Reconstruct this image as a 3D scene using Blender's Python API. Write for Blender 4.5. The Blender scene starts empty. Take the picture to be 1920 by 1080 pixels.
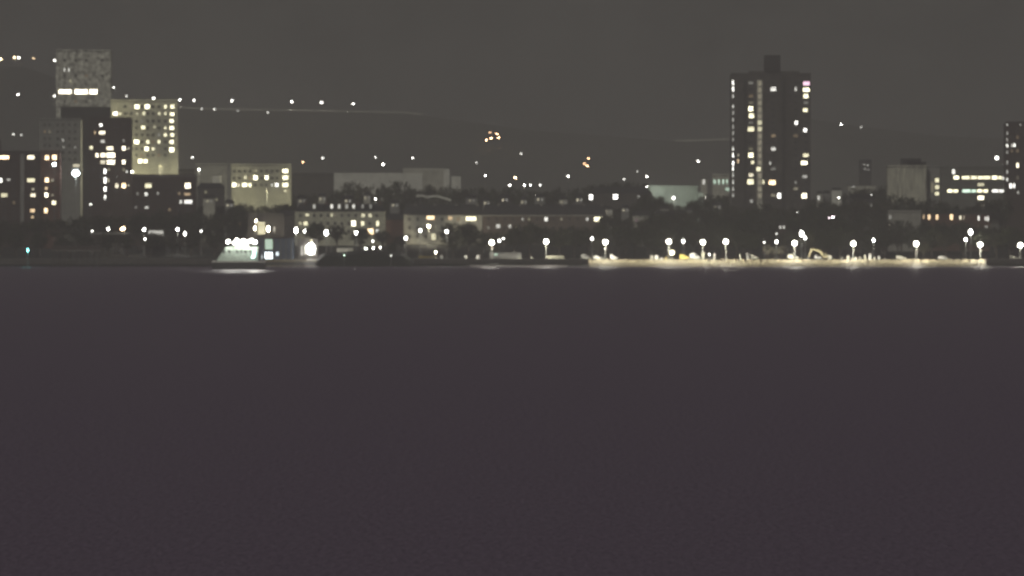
import bpy, math, random
from mathutils import Vector
R = math.radians
S = bpy.context.scene
COL = S.collection
random.seed(7)

# ------------------------------------------------------------------ camera
F = 20833.0          # focal length in photograph pixels (1920 wide)
HY = 375.0           # photograph row of the horizon
HC = 30.0            # camera height above the water, metres
cam_d = bpy.data.cameras.new('camera')
cam = bpy.data.objects.new('camera', cam_d); COL.objects.link(cam)
cam.location = (0, 0, HC); cam.rotation_euler = (R(90), 0, 0)
cam_d.sensor_width = 36; cam_d.lens = 36 * F / 1920
cam_d.shift_y = -(540 - HY) / 1920
cam_d.clip_start = 1; cam_d.clip_end = 30000
cam_d.dof.use_dof = True; cam_d.dof.focus_distance = 200; cam_d.dof.aperture_fstop = 8.0
S.camera = cam

# ------------------------------------------------------------------ sky, glow of the town, exposure
W = bpy.data.worlds.new('World'); S.world = W; W.use_nodes = True
nt = W.node_tree; nt.nodes.clear()
out = nt.nodes.new('ShaderNodeOutputWorld'); bg = nt.nodes.new('ShaderNodeBackground')
tc = nt.nodes.new('ShaderNodeTexCoord'); sep = nt.nodes.new('ShaderNodeSeparateXYZ')
rp = nt.nodes.new('ShaderNodeValToRGB')
nt.links.new(tc.outputs['Generated'], sep.inputs[0]); nt.links.new(sep.outputs['Z'], rp.inputs[0])
cn = nt.nodes.new('ShaderNodeTexNoise'); cn.inputs['Scale'].default_value = 90; cn.inputs['Detail'].default_value = 12; cn.inputs['Roughness'].default_value = .82
cr = nt.nodes.new('ShaderNodeMapRange'); cr.inputs[1].default_value = .3; cr.inputs[2].default_value = .7; cr.inputs[3].default_value = .55; cr.inputs[4].default_value = 1.45
nt.links.new(tc.outputs['Generated'], cn.inputs[0]); nt.links.new(cn.outputs[0], cr.inputs[0]); nt.links.new(cr.outputs[0], bg.inputs[1])
nt.links.new(rp.outputs[0], bg.inputs[0]); nt.links.new(bg.outputs[0], out.inputs[0])
rp.color_ramp.elements[0].position = 0.0; rp.color_ramp.elements[0].color = (0.061, 0.0595, 0.052, 1)
rp.color_ramp.elements[1].position = 0.6; rp.color_ramp.elements[1].color = (0.046, 0.038, 0.049, 1)
bg.inputs[1].default_value = 1.0
sd = bpy.data.lights.new('town_glow', 'SUN'); sd.energy = 1.0; sd.angle = R(12); sd.color = (1.0, 0.97, 0.86)
sun = bpy.data.objects.new('town_glow', sd); COL.objects.link(sun); sun.rotation_euler = (R(62), 0, R(-22))
S.view_settings.view_transform = 'Standard'; S.view_settings.look = 'None'
S.view_settings.exposure = 0; S.view_settings.gamma = 1
S.cycles.use_denoising = True
S.cycles.max_bounces = 4; S.cycles.volume_bounces = 1
S.cycles.sample_clamp_indirect = .4; S.cycles.sample_clamp_direct = 40

# ------------------------------------------------------------------ helpers
def at(px, py, Y): return Vector(((px - 960) * Y / F, Y, HC + (HY - py) * Y / F))
def xat(px, Y): return (px - 960) * Y / F

def lerp_table(t, x):
    if x <= t[0][0]: return t[0][1]
    for (a, b), (c, d) in zip(t, t[1:]):
        if x <= c:
            u = (x - a) / (c - a); return b + (d - b) * u
    return t[-1][1]
RIDGE = [(-3000, 190), (-1200, 120), (-200, 122), (60, 126), (130, 160), (215, 199), (420, 207), (760, 213), (1000, 245),
         (1270, 266), (1400, 262), (1500, 222), (1600, 238), (1750, 256), (1920, 262), (3000, 230), (5000, 260)]
PROF = [(4960, -4), (4996, -.35), (5000, 0), (5020, 2.6), (5060, 3.0), (5300, 7), (5600, 13), (6500, 17), (7800, 20)]
RY = 10500
def ground_z(X, Y):
    if Y <= 7800: return lerp_table(PROF, Y)
    px = 960 + X * F / RY
    rz = HC + (HY - lerp_table(RIDGE, px)) * RY / F
    if Y <= RY:
        u = (Y - 7800) / (RY - 7800); u = u * u * (3 - 2 * u)
        return 20 + (rz - 20) * u + 2.5 * math.sin(X * .013 + Y * .004) * math.sin(u * 3.1)
    return rz - (Y - RY) * 0.02

class MB:
    def __init__(s): s.v = []; s.f = []; s.m = []
    def face(s, pts, m=0):
        n = len(s.v); s.v += [tuple(p) for p in pts]; s.f.append(tuple(range(n, n + len(pts)))); s.m.append(m)
    def box(s, x0, x1, y0, y1, z0, z1, m=0):
        n = len(s.v)
        s.v += [(x0,y0,z0),(x1,y0,z0),(x1,y1,z0),(x0,y1,z0),(x0,y0,z1),(x1,y0,z1),(x1,y1,z1),(x0,y1,z1)]
        for f in ((0,3,2,1),(4,5,6,7),(0,1,5,4),(1,2,6,5),(2,3,7,6),(3,0,4,7)):
            s.f.append(tuple(n + i for i in f)); s.m.append(m)
        return s
    def prism(s, prof, y0, y1, m=0):            # prof: (x,z) outline, extruded along y
        n = len(s.v); k = len(prof)
        s.v += [(x, y0, z) for x, z in prof] + [(x, y1, z) for x, z in prof]
        s.f.append(tuple(n + i for i in range(k))); s.m.append(m)
        s.f.append(tuple(n + k + i for i in reversed(range(k)))); s.m.append(m)
        for i in range(k):
            j = (i + 1) % k; s.f.append((n + i, n + k + i, n + k + j, n + j)); s.m.append(m)
        return s
    def tube(s, a, b, r0, r1, k=8, m=0):
        a = Vector(a); b = Vector(b); d = (b - a).normalized()
        u = d.orthogonal().normalized(); w = d.cross(u); n = len(s.v)
        for p, r in ((a, r0), (b, r1)):
            for i in range(k):
                t = 2 * math.pi * i / k; s.v.append(tuple(p + (u * math.cos(t) + w * math.sin(t)) * r))
        for i in range(k):
            j = (i + 1) % k; s.f.append((n + i, n + j, n + k + j, n + k + i)); s.m.append(m)
        s.f.append(tuple(n + i for i in reversed(range(k)))); s.m.append(m)
        s.f.append(tuple(n + k + i for i in range(k))); s.m.append(m)
        return s
    def ball(s, c, rx, ry, rz, m=0, a=10, b=6):
        n = len(s.v); c = Vector(c)
        for j in range(b + 1):
            p = math.pi * j / b
            for i in range(a):
                t = 2 * math.pi * i / a
                s.v.append((c.x + rx * math.sin(p) * math.cos(t), c.y + ry * math.sin(p) * math.sin(t), c.z + rz * math.cos(p)))
        for j in range(b):
            for i in range(a):
                i2 = (i + 1) % a
                s.f.append((n + j * a + i, n + j * a + a + i, n + j * a + a + i2, n + j * a + i2)); s.m.append(m)
        return s
    def mesh(s, name, mats):
        me = bpy.data.meshes.new(name); me.from_pydata(s.v, [], s.f)
        for m in (mats if isinstance(mats, (list, tuple)) else [mats]): me.materials.append(m)
        me.polygons.foreach_set('material_index', s.m); me.update(); return me
    def build(s, name, mats, parent=None, loc=(0, 0, 0)):
        o = bpy.data.objects.new(name, s.mesh(name, mats)); COL.objects.link(o); o.location = loc
        if parent: o.parent = parent
        return o

def place(name, me, parent, loc):
    o = bpy.data.objects.new(name, me); COL.objects.link(o); o.parent = parent; o.location = loc; return o
LABELS = {}
def tag(o, label, cat, group=None):
    if label in LABELS: print('DUPLICATE LABEL', label)
    n = len(label.split())
    if n > 16 or n < 4: print('LABEL LENGTH', n, label)
    LABELS[label] = o.name
    o['label'] = label; o['category'] = cat
    if group: o['group'] = group
    return o
def thing(name, label, cat, loc, group=None, rz=0):
    o = bpy.data.objects.new(name, None); COL.objects.link(o); o.location = loc; o.rotation_euler.z = rz
    o.empty_display_size = 1
    return tag(o, label, cat, group)
ORD = ['first','second','third','fourth','fifth','sixth','seventh','eighth','ninth','tenth','eleventh','twelfth','thirteenth',
       'fourteenth','fifteenth','sixteenth','seventeenth','eighteenth','nineteenth','twentieth']

# ------------------------------------------------------------------ materials
def mat(name, col, rough=.8, var=.25, scale=.5, bump=0, spec=.3, col2=None, stretch=(1,1,1), metal=0):
    m = bpy.data.materials.new(name); m.use_nodes = True; t = m.node_tree; b = t.nodes['Principled BSDF']
    b.inputs['Roughness'].default_value = rough; b.inputs['Specular IOR Level'].default_value = spec; b.inputs['Metallic'].default_value = metal
    tc = t.nodes.new('ShaderNodeTexCoord'); mp = t.nodes.new('ShaderNodeMapping'); no = t.nodes.new('ShaderNodeTexNoise'); r = t.nodes.new('ShaderNodeValToRGB')
    mp.inputs['Scale'].default_value = stretch; no.inputs['Scale'].default_value = scale; no.inputs['Detail'].default_value = 4
    t.links.new(tc.outputs['Object'], mp.inputs[0]); t.links.new(mp.outputs[0], no.inputs[0]); t.links.new(no.outputs[0], r.inputs[0]); t.links.new(r.outputs[0], b.inputs['Base Color'])
    r.color_ramp.elements[0].position = .35; r.color_ramp.elements[1].position = .65
    c2 = col2 or tuple(c * (1 - var) for c in col)
    r.color_ramp.elements[0].color = (*c2, 1); r.color_ramp.elements[1].color = (*col, 1)
    if bump:
        bp = t.nodes.new('ShaderNodeBump'); bp.inputs['Strength'].default_value = bump; t.links.new(no.outputs[0], bp.inputs['Height']); t.links.new(bp.outputs[0], b.inputs['Normal'])
    return m
_em = {}
def glow(col, st):
    k = (col, round(st, 2))
    if k not in _em:
        m = bpy.data.materials.new('lit_%d' % len(_em)); m.use_nodes = True; t = m.node_tree; b = t.nodes['Principled BSDF']
        b.inputs['Base Color'].default_value = (*[c * .5 for c in col], 1); b.inputs['Emission Color'].default_value = (*col, 1); b.inputs['Emission Strength'].default_value = st
        m.cycles.emission_sampling = 'NONE'
        _em[k] = m
    return _em[k]
WARM = (1.0, .90, .66); WHITE = (1.0, .98, .90); AMBER = (1.0, .72, .42); COOL = (.85, .95, 1.0); CYAN = (.25, .9, .85); PINK = (1.0, .62, .78); ORANGE = (1.0, .60, .32); YEL = (1.0, .93, .62); GREEN = (.72, .95, .76)
M = dict(
    asphalt=mat('asphalt', (.05, .05, .05)), grass=mat('hazed_winter_grass', (.245, .25, .205), scale=.004, var=.12), mound=mat('dark_turf', (.03, .035, .025)),  # hill grass paled to the sky tone, haze put into its colour
    beach=mat('beach_shingle', (.50, .43, .26), scale=.5, var=.35, bump=.15),
    concrete=mat('concrete', (.26, .25, .22), scale=.4, var=.3), pale=mat('pale_render', (.62, .61, .52), scale=.25, var=.3),
    white=mat('white_render', (.84, .84, .76), scale=.3, var=.18), cream=mat('cream_render', (.68, .67, .52), scale=.3, var=.25),
    brick=mat('brown_brick', (.16, .085, .06), scale=.6, var=.4), darkbrick=mat('dark_brick', (.085, .06, .05), scale=.6, var=.4),
    office=mat('grey_spandrel_panels', (.20, .20, .175), scale=.3), officelow=mat('pale_grey_render', (.42, .41, .36), scale=.3), brownr=mat('brown_render', (.20, .16, .13), scale=.3), dark=mat('dark_cladding', (.05, .048, .045), scale=.5), darkcon=mat('dark_concrete', (.115, .105, .095), scale=.35, var=.4),
    stain=mat('stained_panels', (.85, .85, .76), scale=.45, col2=(.25, .25, .22), stretch=(1, 1, 1)),
    streak=mat('streaky_panels', (.80, .79, .64), scale=1.0, col2=(.32, .31, .26), stretch=(1, 1, .12)),
    green=mat('pale_green_render', (.58, .70, .60), scale=.3), grey=mat('grey_render', (.30, .30, .28), scale=.3),
    slate=mat('slate_roof', (.06, .06, .06), scale=.8), metal=mat('grey_metal', (.35, .35, .34), rough=.5, metal=.6),
    pole=mat('galvanised_pole', (.26, .26, .24), rough=.5, var=.1), glass=mat('dark_glass', (.02, .022, .025), rough=.15, spec=.6, var=.1),
    frame=mat('window_frame', (.30, .29, .27), var=.1), leaf=mat('foliage', (.075, .085, .045), scale=.6, var=.6, spec=.1),
    leaf2=mat('olive_foliage', (.10, .10, .06), scale=.6, var=.55, spec=.1), twig=mat('bare_twigs', (.15, .14, .10), scale=.6, var=.4),
    bark=mat('bark', (.09, .075, .06), scale=2), digger=mat('faded_yellow', (.60, .53, .32), rough=.6, var=.3), yellow=mat('yellow_paint', (.70, .55, .16), rough=.5, var=.2),
    rubber=mat('black_rubber', (.02, .02, .02)), vanwhite=mat('white_vehicle_paint', (.78, .78, .74), rough=.35, var=.08),
    blue=mat('blue_grey_cladding', (.18, .23, .32), scale=.4), skirt=mat('dark_skirt', (.05, .055, .05), scale=1.5, var=.4),
    foam=mat('foam', (.75, .78, .75), scale=1.5, var=.6), wood=mat('dark_timber', (.07, .055, .045), scale=1.5),
)
# rough night sea
wm = bpy.data.materials.new('sea_water'); wm.use_nodes = True; t = wm.node_tree; b = t.nodes['Principled BSDF']
b.inputs['Base Color'].default_value = (.155, .115, .155, 1); b.inputs['Roughness'].default_value = .55; b.inputs['Specular IOR Level'].default_value = .35; b.inputs['IOR'].default_value = 1.33
tc = t.nodes.new('ShaderNodeTexCoord'); mp = t.nodes.new('ShaderNodeMapping'); mp.inputs['Scale'].default_value = (1, .2, 1)
n1 = t.nodes.new('ShaderNodeTexNoise'); n1.inputs['Scale'].default_value = 1.0; n1.inputs['Detail'].default_value = 5
bp = t.nodes.new('ShaderNodeBump'); bp.inputs['Strength'].default_value = .8; bp.inputs['Distance'].default_value = .35
t.links.new(tc.outputs['Object'], mp.inputs[0]); t.links.new(mp.outputs[0], n1.inputs[0]); t.links.new(n1.outputs[0], bp.inputs['Height']); t.links.new(bp.outputs[0], b.inputs['Normal'])

n2 = t.nodes.new('ShaderNodeTexNoise'); n2.inputs['Scale'].default_value = 2.2; n2.inputs['Detail'].default_value = 7; n2.inputs['Roughness'].default_value = .85
m2 = t.nodes.new('ShaderNodeMapping'); m2.inputs['Scale'].default_value = (1, .07, 1); t.links.new(tc.outputs['Object'], m2.inputs[0]); t.links.new(m2.outputs[0], n2.inputs[0])
r2 = t.nodes.new('ShaderNodeValToRGB'); t.links.new(n2.outputs[0], r2.inputs[0]); t.links.new(r2.outputs[0], b.inputs['Base Color'])
r2.color_ramp.elements[0].position = .32; r2.color_ramp.elements[0].color = (.078, .058, .092, 1); r2.color_ramp.elements[1].position = .68; r2.color_ramp.elements[1].color = (.265, .205, .285, 1)
# ------------------------------------------------------------------ setting
def struct(name, mb, m):
    o = mb.build(name, m); o['kind'] = 'structure'; return o
w = MB(); w.face([(-4000, -200, 0), (4000, -200, 0), (4000, 5004, 0), (-4000, 5004, 0)]); struct('sea', w, wm)
xs = [-4000, -2500, -1600, -1100] + [-800 + 20 * i for i in range(81)] + [1100, 1600, 2500, 4000]
ys = [4960, 4996, 5000, 5010, 5020, 5060, 5150, 5300, 5450, 5600, 5900, 6200, 6500, 7100] + [7800 + 150 * i for i in range(18)] + [10500, 10650, 11200, 12500, 14000]
g = MB()
for y in ys:
    for x in xs: g.v.append((x, y, ground_z(x, y) - (.25 if y < 5060 else 0)))
nx = len(xs)
for j in range(len(ys) - 1):
    for i in range(nx - 1):
        a = j * nx + i; g.f.append((a, a + 1, a + nx + 1, a + nx)); g.m.append(1 if ys[j] < 7000 else 0)
struct('ground', g, [M['grass'], M['mound']])

def strip(name, px0, px1, prof, m, step=3, jag=.2, seed=1):
    rnd = random.Random(seed); s = MB(); cols = []
    n = max(2, int((px1 - px0) / step))
    for i in range(n + 1):
        px = px0 + (px1 - px0) * i / n
        cols.append([(xat(px, Y), Y, z + (rnd.uniform(-jag, jag) if 0 < k else 0)) for k, (Y, z) in enumerate(prof)])
    k = len(prof)
    for c in cols: s.v += c
    for i in range(n):
        for j in range(k - 1):
            a = i * k + j; s.f.append((a, a + k, a + k + 1, a + 1)); s.m.append(0)
    o = struct(name, s, m); return o
strip('beach', 1104, 1848, [(4999, -.1), (5003, .9), (5008, 1.6), (5014, 2.35), (5022, 2.95)], M['beach'], seed=3)
strip('slipway', 880, 1062, [(4999, -.1), (5004, .5), (5009.8, .8)], M['concrete'], seed=5, jag=.1)
strip('foreshore', 495, 600, [(4999, -.1), (5006, .5), (5014, 1.3), (5022, 3.0)], M['beach'], seed=6, jag=.1)
strip('promenade', -400, 2300, [(5022.2, 3.04), (5036, 3.10)], M['concrete'], step=60, jag=0)
strip('road', -400, 2300, [(5044, 3.06), (5054, 3.10)], M['asphalt'], step=60, jag=0)

for a, b_ in ((330, 795), (1265, 1372)):     # lamp-lit road line along the ridge, its light put into pale colour
    m_ = MB(); n = (b_ - a) // 6
    for i in range(n + 1):
        X_ = xat(a + i * 6, 10470); z_ = ground_z(X_, 10470)
        m_.v += [(X_, 10466, z_ - 1), (X_, 10468, z_ + 1.6 + .4 * math.sin(i * 1.7)), (X_, 10482, z_ + 1.9)]
    for i in range(n):
        for j in (0, 1): k_ = i * 3 + j; m_.f.append((k_, k_ + 3, k_ + 4, k_ + 1)); m_.m.append(0)
    struct('hill_road', m_, M['pale'])
# ------------------------------------------------------------------ buildings
def win_mesh(wd, ht, pane):
    fr = min(.12, wd * .12); d = .12
    m = MB()
    m.box(-wd/2, wd/2, -d, .02, -ht/2, -ht/2 + fr, 0); m.box(-wd/2, wd/2, -d, .02, ht/2 - fr, ht/2, 0)
    m.box(-wd/2, -wd/2 + fr, -d, .02, -ht/2 + fr, ht/2 - fr, 0); m.box(wd/2 - fr, wd/2, -d, .02, -ht/2 + fr, ht/2 - fr, 0)
    m.box(-wd/2 + fr, wd/2 - fr, -.06, .0, -ht/2 + fr, ht/2 - fr, 1)
    return m.mesh('window', [M['frame'], pane])
_wm = {}
rw = random.Random(5)
def window(parent, p, wpx, hpx, Y, pane, label=None):
    s = Y / F; k = (round(wpx * s, 1), round(hpx * s, 1), pane.name)
    if k not in _wm: _wm[k] = win_mesh(k[0], k[1], pane)
    o = place('window', _wm[k], parent, p)
    if label: o['label'] = label
    return o
def building(name, label, cat, x0, x1, yt, Y, depth, wall, wins=(), grid=None, storey=None, roof='flat', roofmat=None, group=None,
             parapet=True, plant=None, gsize=(5, 6), skirtz=None):
    """x0,x1,yt: pixels of the front; wins: (px,py,w,h,strength,colour[,label]); grid: (columns, rows) of unlit windows in pixels"""
    s = Y / F; cx = xat((x0 + x1) / 2, Y); gz = ground_z(cx, Y); ztop = at(0, yt, Y).z
    r = thing(name, label, cat, (cx, Y, gz), group)
    hw = (x1 - x0) / 2 * s; H = ztop - gz
    b = MB(); b.box(-hw, hw, 0, depth, -1.5, H)
    if storey:
        z = H - storey * s
        while z > 2:
            b.box(-hw - .12, hw + .12, -.14, depth + .12, z - .12, z + .12); z -= storey * s
    b.build('wall', wall, r)
    if roof == 'flat':
        rm = roofmat or M['slate']
        MB().box(-hw - .25, hw + .25, -.25, depth + .25, H, H + .35).build('roof', rm, r)
        if parapet:
            MB().box(-hw - .2, hw + .2, -.2, .1, H + .35, H + 1.1).build('parapet', wall, r)
    elif roof[0] == 'pitched':
        h = roof[1] * s
        m = MB(); n = len(m.v)
        A = [(-hw - .4, -.5, H), (hw + .4, -.5, H), (hw + .4, depth + .5, H), (-hw - .4, depth + .5, H)]
        ins = roof[2] * s
        B = [(-hw + ins, depth * .45, H + h), (hw - ins, depth * .45, H + h), (hw - ins, depth * .55, H + h), (-hw + ins, depth * .55, H + h)]
        m.v = A + B
        m.f = [(0, 1, 5, 4), (1, 2, 6, 5), (2, 3, 7, 6), (3, 0, 4, 7), (4, 5, 6, 7), (3, 2, 1, 0)]; m.m = [0] * 6
        m.build('roof', roofmat or M['slate'], r)
    loc = lambda px, py: (xat(px, Y) - cx, -.02, at(px, py, Y).z - gz)
    lit = []
    for wn in wins:
        px, py, wd, ht, st, col = wn[:6]
        window(r, loc(px, py), wd, ht, Y, glow(col, st * 1.5), wn[6] if len(wn) > 6 else None); lit.append((px, py, wd, ht))
    if grid:
        n = 0
        for py in grid[1]:
            for px in grid[0]:
                if any(abs(px - a) < (c + gsize[0]) / 2 + .5 and abs(py - b_) < (d + gsize[1]) / 2 + .5 for a, b_, c, d in lit): continue
                if n < 95 - len(lit): window(r, loc(px, py), gsize[0], gsize[1], Y, M['glass'] if rw.random() > .14 else glow(rw.choice((WARM, WHITE, YEL, AMBER)), rw.choice((.1, .2, .35)))); n += 1
    for p in (plant or ()):
        MB().box(xat(p[0], Y) - cx, xat(p[1], Y) - cx, depth * .2, depth * .7, H + .3, at(0, p[2], Y).z - gz).build('roof_housing', p[3] if len(p) > 3 else M['dark'], r)
    return r, loc, gz, cx
def rng(a, b, st):
    o = []; 
    while a <= b + .01: o.append(a); a += st
    return o
B = 5.5   # bright window
D = 1.1   # dim window
# mottled white tower and its neighbours
r, loc, gz, cx = building('tower_block', 'tall mottled white tower block with a band of brilliant windows halfway', 'tower block', 105, 208, 97, 5900, 16, M['stain'],
    [(122, 172, 24, 8, 7, WARM), (152, 172, 24, 9, 8, WARM), (175, 172, 15, 9, 8, WARM), (121, 131, 3, 7, 1.4, WHITE), (129, 131, 3, 7, 1.4, WHITE), (132, 152, 3, 6, .7, YEL)],
    ([121, 142, 162, 192], [113, 142, 190]), 12.5, gsize=(5, 5), plant=[(107, 133, 92, M['stain'])])
building('annexe', 'low dark flat roofed annexe under the mottled white tower', 'building', 114, 206, 204, 5850, 18, M['dark'], roofmat=M['dark'])
building('tower_block', 'dim grey twin columned block below the mottled white tower', 'tower block', 73, 152, 226, 5650, 14, M['grey'],
    [(118, 263, 4, 5, .7, WHITE), (119, 276, 4, 4, .5, WHITE), (141, 276, 4, 4, .4, WHITE), (143, 311, 13, 7, .9, WARM)], ([84, 93, 108, 118, 130, 141], rng(234, 300, 13)), 12.5)
building('slab_block', 'wide cream slab block with nine floors of windows and lit stairwell', 'tower block', 208, 333, 191, 5700, 14, M['cream'],
    [(257, 200, 9, 8, B, YEL), (276, 200, 9, 8, B, YEL), (310, 200, 6, 7, 2.2, YEL), (323, 200, 8, 7, 3, YEL),
     (216, 213, 9, 7, B, WARM), (225, 213, 5, 6, 1.2, YEL), (270, 213, 6, 7, 1.5, YEL), (257, 213, 4, 6, .6, YEL), (298.5, 213, 5, 6, 1.3, YEL), (310, 213, 5, 6, 1.4, YEL), (323, 214, 8, 7, 3.6, YEL),
     (322, 227, 8, 7, 3.6, YEL), (268.5, 239, 8, 7, 2.6, YEL), (290, 238, 5, 6, .6, YEL), (310, 240, 5, 6, 1.4, YEL), (322, 240, 8, 7, 4, YEL),
     (310, 253, 6, 7, 2.2, YEL), (323, 253, 7, 7, 3, YEL), (256, 266, 10, 8, B, YEL), (277, 266, 7, 7, 2.2, YEL), (298, 266, 5, 7, 2.2, YEL), (322, 266, 8, 7, 4, YEL),
     (275, 279, 8, 8, B, YEL), (287, 279, 6, 6, 1.7, YEL), (322, 281, 9, 9, B, YEL), (263, 302, 8, 8, B, YEL), (273, 302, 7, 7, B, YEL)],
    ([235, 246, 256, 266, 277, 287, 298, 310], [200, 213, 227, 240, 253, 266, 279, 291]), 13.2, gsize=(5.5, 5))
building('brick_tower', 'dark brick tower with scattered bright windows in front of cream slab block', 'tower block', 168, 246, 224, 5450, 16, M['darkbrick'],
    [(189, 235, 6, 7, 4, WHITE), (178, 249, 4, 6, 1, AMBER), (191.5, 249, 12, 7, 3.2, WARM), (192.5, 265, 8, 6, 1.1, WHITE), (171, 277, 6, 7, 2.5, YEL), (206, 278, 13, 7, 3.4, WARM), (232, 278, 7, 8, B, WARM), (241, 278, 3, 5, 1, WARM),
     (182, 291, 6, 8, 4, WARM), (193, 291, 9, 8, 4, WARM), (208, 291, 16, 9, B, WARM), (193, 304, 10, 7, 1.6, WARM), (208, 304, 15, 8, B, WARM), (232, 304, 7, 8, B, WARM),
     (197, 321, 5, 9, B, WHITE), (197, 338, 5, 11, B, WHITE), (197, 355, 5, 10, B, WHITE), (197, 370, 4, 9, 3, WHITE), (203, 338, 4, 8, .6, WARM),
     (219, 348, 6, 9, 2, WARM), (232, 348, 8, 9, B, AMBER), (241, 347, 4, 5, .8, WARM), (238, 322, 4, 5, 1.4, WHITE)],
    ([176, 190, 204, 218, 232], rng(237, 375, 13.5)), 13.5)
building('flats', 'dark apartment block with amber window columns at far left edge', 'apartment block', -60, 74, 287, 5320, 18, M['darkbrick'],
    [(8, 295, 18, 7, B, AMBER), (58, 295, 14, 8, 2.6, WARM), (1, 338, 7, 8, 4, WHITE), (58, 338, 15, 8, 1.5, YEL), (62, 355, 6, 5, .5, WARM), (8, 366, 12, 8, 1.1, YEL), (62, 366, 10, 7, 2, WARM), (61, 395, 9, 7, 1.5, AMBER), (61, 407, 6, 5, .9, AMBER), (16, 337, 8, 5, .5, WHITE)],
    ([-20, 8, 26, 62], rng(310, 420, 14)), 14, plant=[(-30, 0, 262, M['darkcon'])])
building('flats', 'dark narrow apartment block with single column of bright square windows', 'apartment block', 76, 112, 286, 5290, 18, M['brick'],
    [(88, 296, 8, 9, 4.5, AMBER), (102, 295, 9, 9, 4.5, AMBER), (88, 338, 8, 10, 4.5, AMBER), (87, 353, 6, 6, 1.2, AMBER), (87, 366, 7, 10, B, WARM), (101, 380, 8, 8, 3.4, YEL), (86, 395, 7, 10, 4, AMBER), (98, 338, 5, 5, .4, WARM), (98, 366, 4, 4, .4, WARM)],
    ([88, 102], rng(310, 420, 14)), 14)
building('stair_tower', 'thin pale concrete stair shaft beside the amber windowed flats', 'building', 38, 45, 293, 5270, 4, M['grey'])
building('flats', 'low dark brick flats with bright windows near their right end', 'apartment block', 247, 367, 331, 5350, 16, M['darkbrick'],
    [(278, 348, 13, 9, 1.8, YEL), (274, 364, 6, 7, 1.6, WHITE), (296, 362, 4, 6, .5, WHITE), (275, 389, 8, 5, .9, WHITE), (255, 389, 4, 4, .5, WHITE), (352, 348, 11, 10, B, WARM), (351, 364, 12, 6, .5, AMBER), (353, 378, 16, 8, 1.8, WHITE), (339, 378, 5, 8, 1.2, WHITE)],
    ([258, 278, 298, 318, 336, 352], [348, 363, 378, 393]), 14.5, roofmat=M['grey'])
building('shed', 'long low grey roof behind the dark brick flats', 'building', 240, 366, 320, 5750, 14, M['officelow'])
r, loc, gz, cx = building('office_block', 'cream office block with lit windows and bright stairwell on its right', 'office', 434, 546, 311, 5900, 14, M['cream'],
    [(535, 321, 11, 8, B, YEL), (535, 333, 11, 8, 3, YEL), (535, 347, 11, 8, 4, YEL), (535, 358, 6, 5, 1, YEL), (479, 333, 8, 9, B, YEL), (500, 333, 7, 8, B, YEL), (460, 333, 5, 7, 1.2, YEL), (480, 320, 4, 5, .5, YEL),
     (439, 347, 8, 9, B, YEL), (447, 347, 5, 7, 1.2, WARM), (458.5, 347, 9, 8, B, YEL), (468.5, 347, 6, 7, 3.5, YEL), (510, 347, 4, 6, 1, WHITE), (519, 347, 6, 8, 4, WHITE)],
    ([439, 449, 459, 469, 479, 490, 500, 510, 520], [321, 334, 347]), 13.2, gsize=(5.5, 5))
building('wing', 'long unlit left wing of the cream office block', 'building', 366, 434, 310, 5905, 14, M['grey'], storey=13)
building('stair_tower', 'pale plain stair block at left end of cream office wing', 'building', 398, 414, 329, 5860, 8, M['white'], parapet=False)
building('hall', 'plain grey hall between cream office and long white shed', 'hall', 547, 625, 328, 6050, 16, M['darkcon'], [(567, 305, 5, 8, 1.2, AMBER)] if 0 else [], storey=26)
building('shed', 'long white shed showing above the treetops left of centre', 'warehouse', 626, 792, 328, 6300, 22, M['white'], roofmat=M['white'])
building('shed', 'raised right section of the long white shed', 'warehouse', 756, 832, 319, 6350, 18, M['pale'], roofmat=M['white'])
building('kiosk', 'small pale cube on the right end of long white shed', 'building', 832, 843, 316, 6240, 6, M['white'], parapet=False)
building('house', 'bright pale end house right of the long white shed', 'building', 846, 864, 330, 6230, 8, M['white'], parapet=False)
# dormered hotel
r, loc, gz, cx = building('hotel', 'cream dormered hotel with bright amber window and dark mansard roof', 'hotel', 553, 722, 396, 5350, 16, M['cream'],
    [(576, 403, 7, 6, 1.1, YEL), (622, 403, 5, 7, .7, YEL), (681, 404, 7, 7, 1.1, YEL), (694, 404, 7, 7, 1.0, YEL), (563, 419, 5, 7, .7, YEL), (573, 419, 8, 8, 1.5, YEL), (663, 419, 8, 11, B, WARM), (680, 419, 7, 9, 1.7, YEL), (708, 419, 6, 10, 2, YEL), (695, 434, 11, 11, 4, AMBER), (707, 434, 5, 9, 1.2, WHITE), (571, 433, 5, 5, 2.0, WHITE)],
    (rng(563, 715, 13), [404, 419, 434]), 15.5, roof=('pitched', 14, 10))
s = 5350 / F
for px, st in ((589, .9), (604, 0), (622, 2.4), (636, 1.3), (650, .7), (663, 1.9), (680, .3), (695, .3)):
    x, _, z = loc(px, 387)
    dm = MB().box(x - .9, x + .9, .6, 4.5, z - 1.5, z + 1.3).build('dormer', M['cream'] if st > .5 else M['slate'], r)
    me = win_mesh(1.3, 2.0, glow(WHITE, st) if st else M['glass']); o = place('window', me, dm, (x, .58, z))
for px in (572, 612, 671, 712):
    x, _, z = loc(px, 384); MB().box(x - .5, x + .5, 6, 7.2, z - 2, z + 1.8).build('chimney', M['brick'], r)
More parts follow.
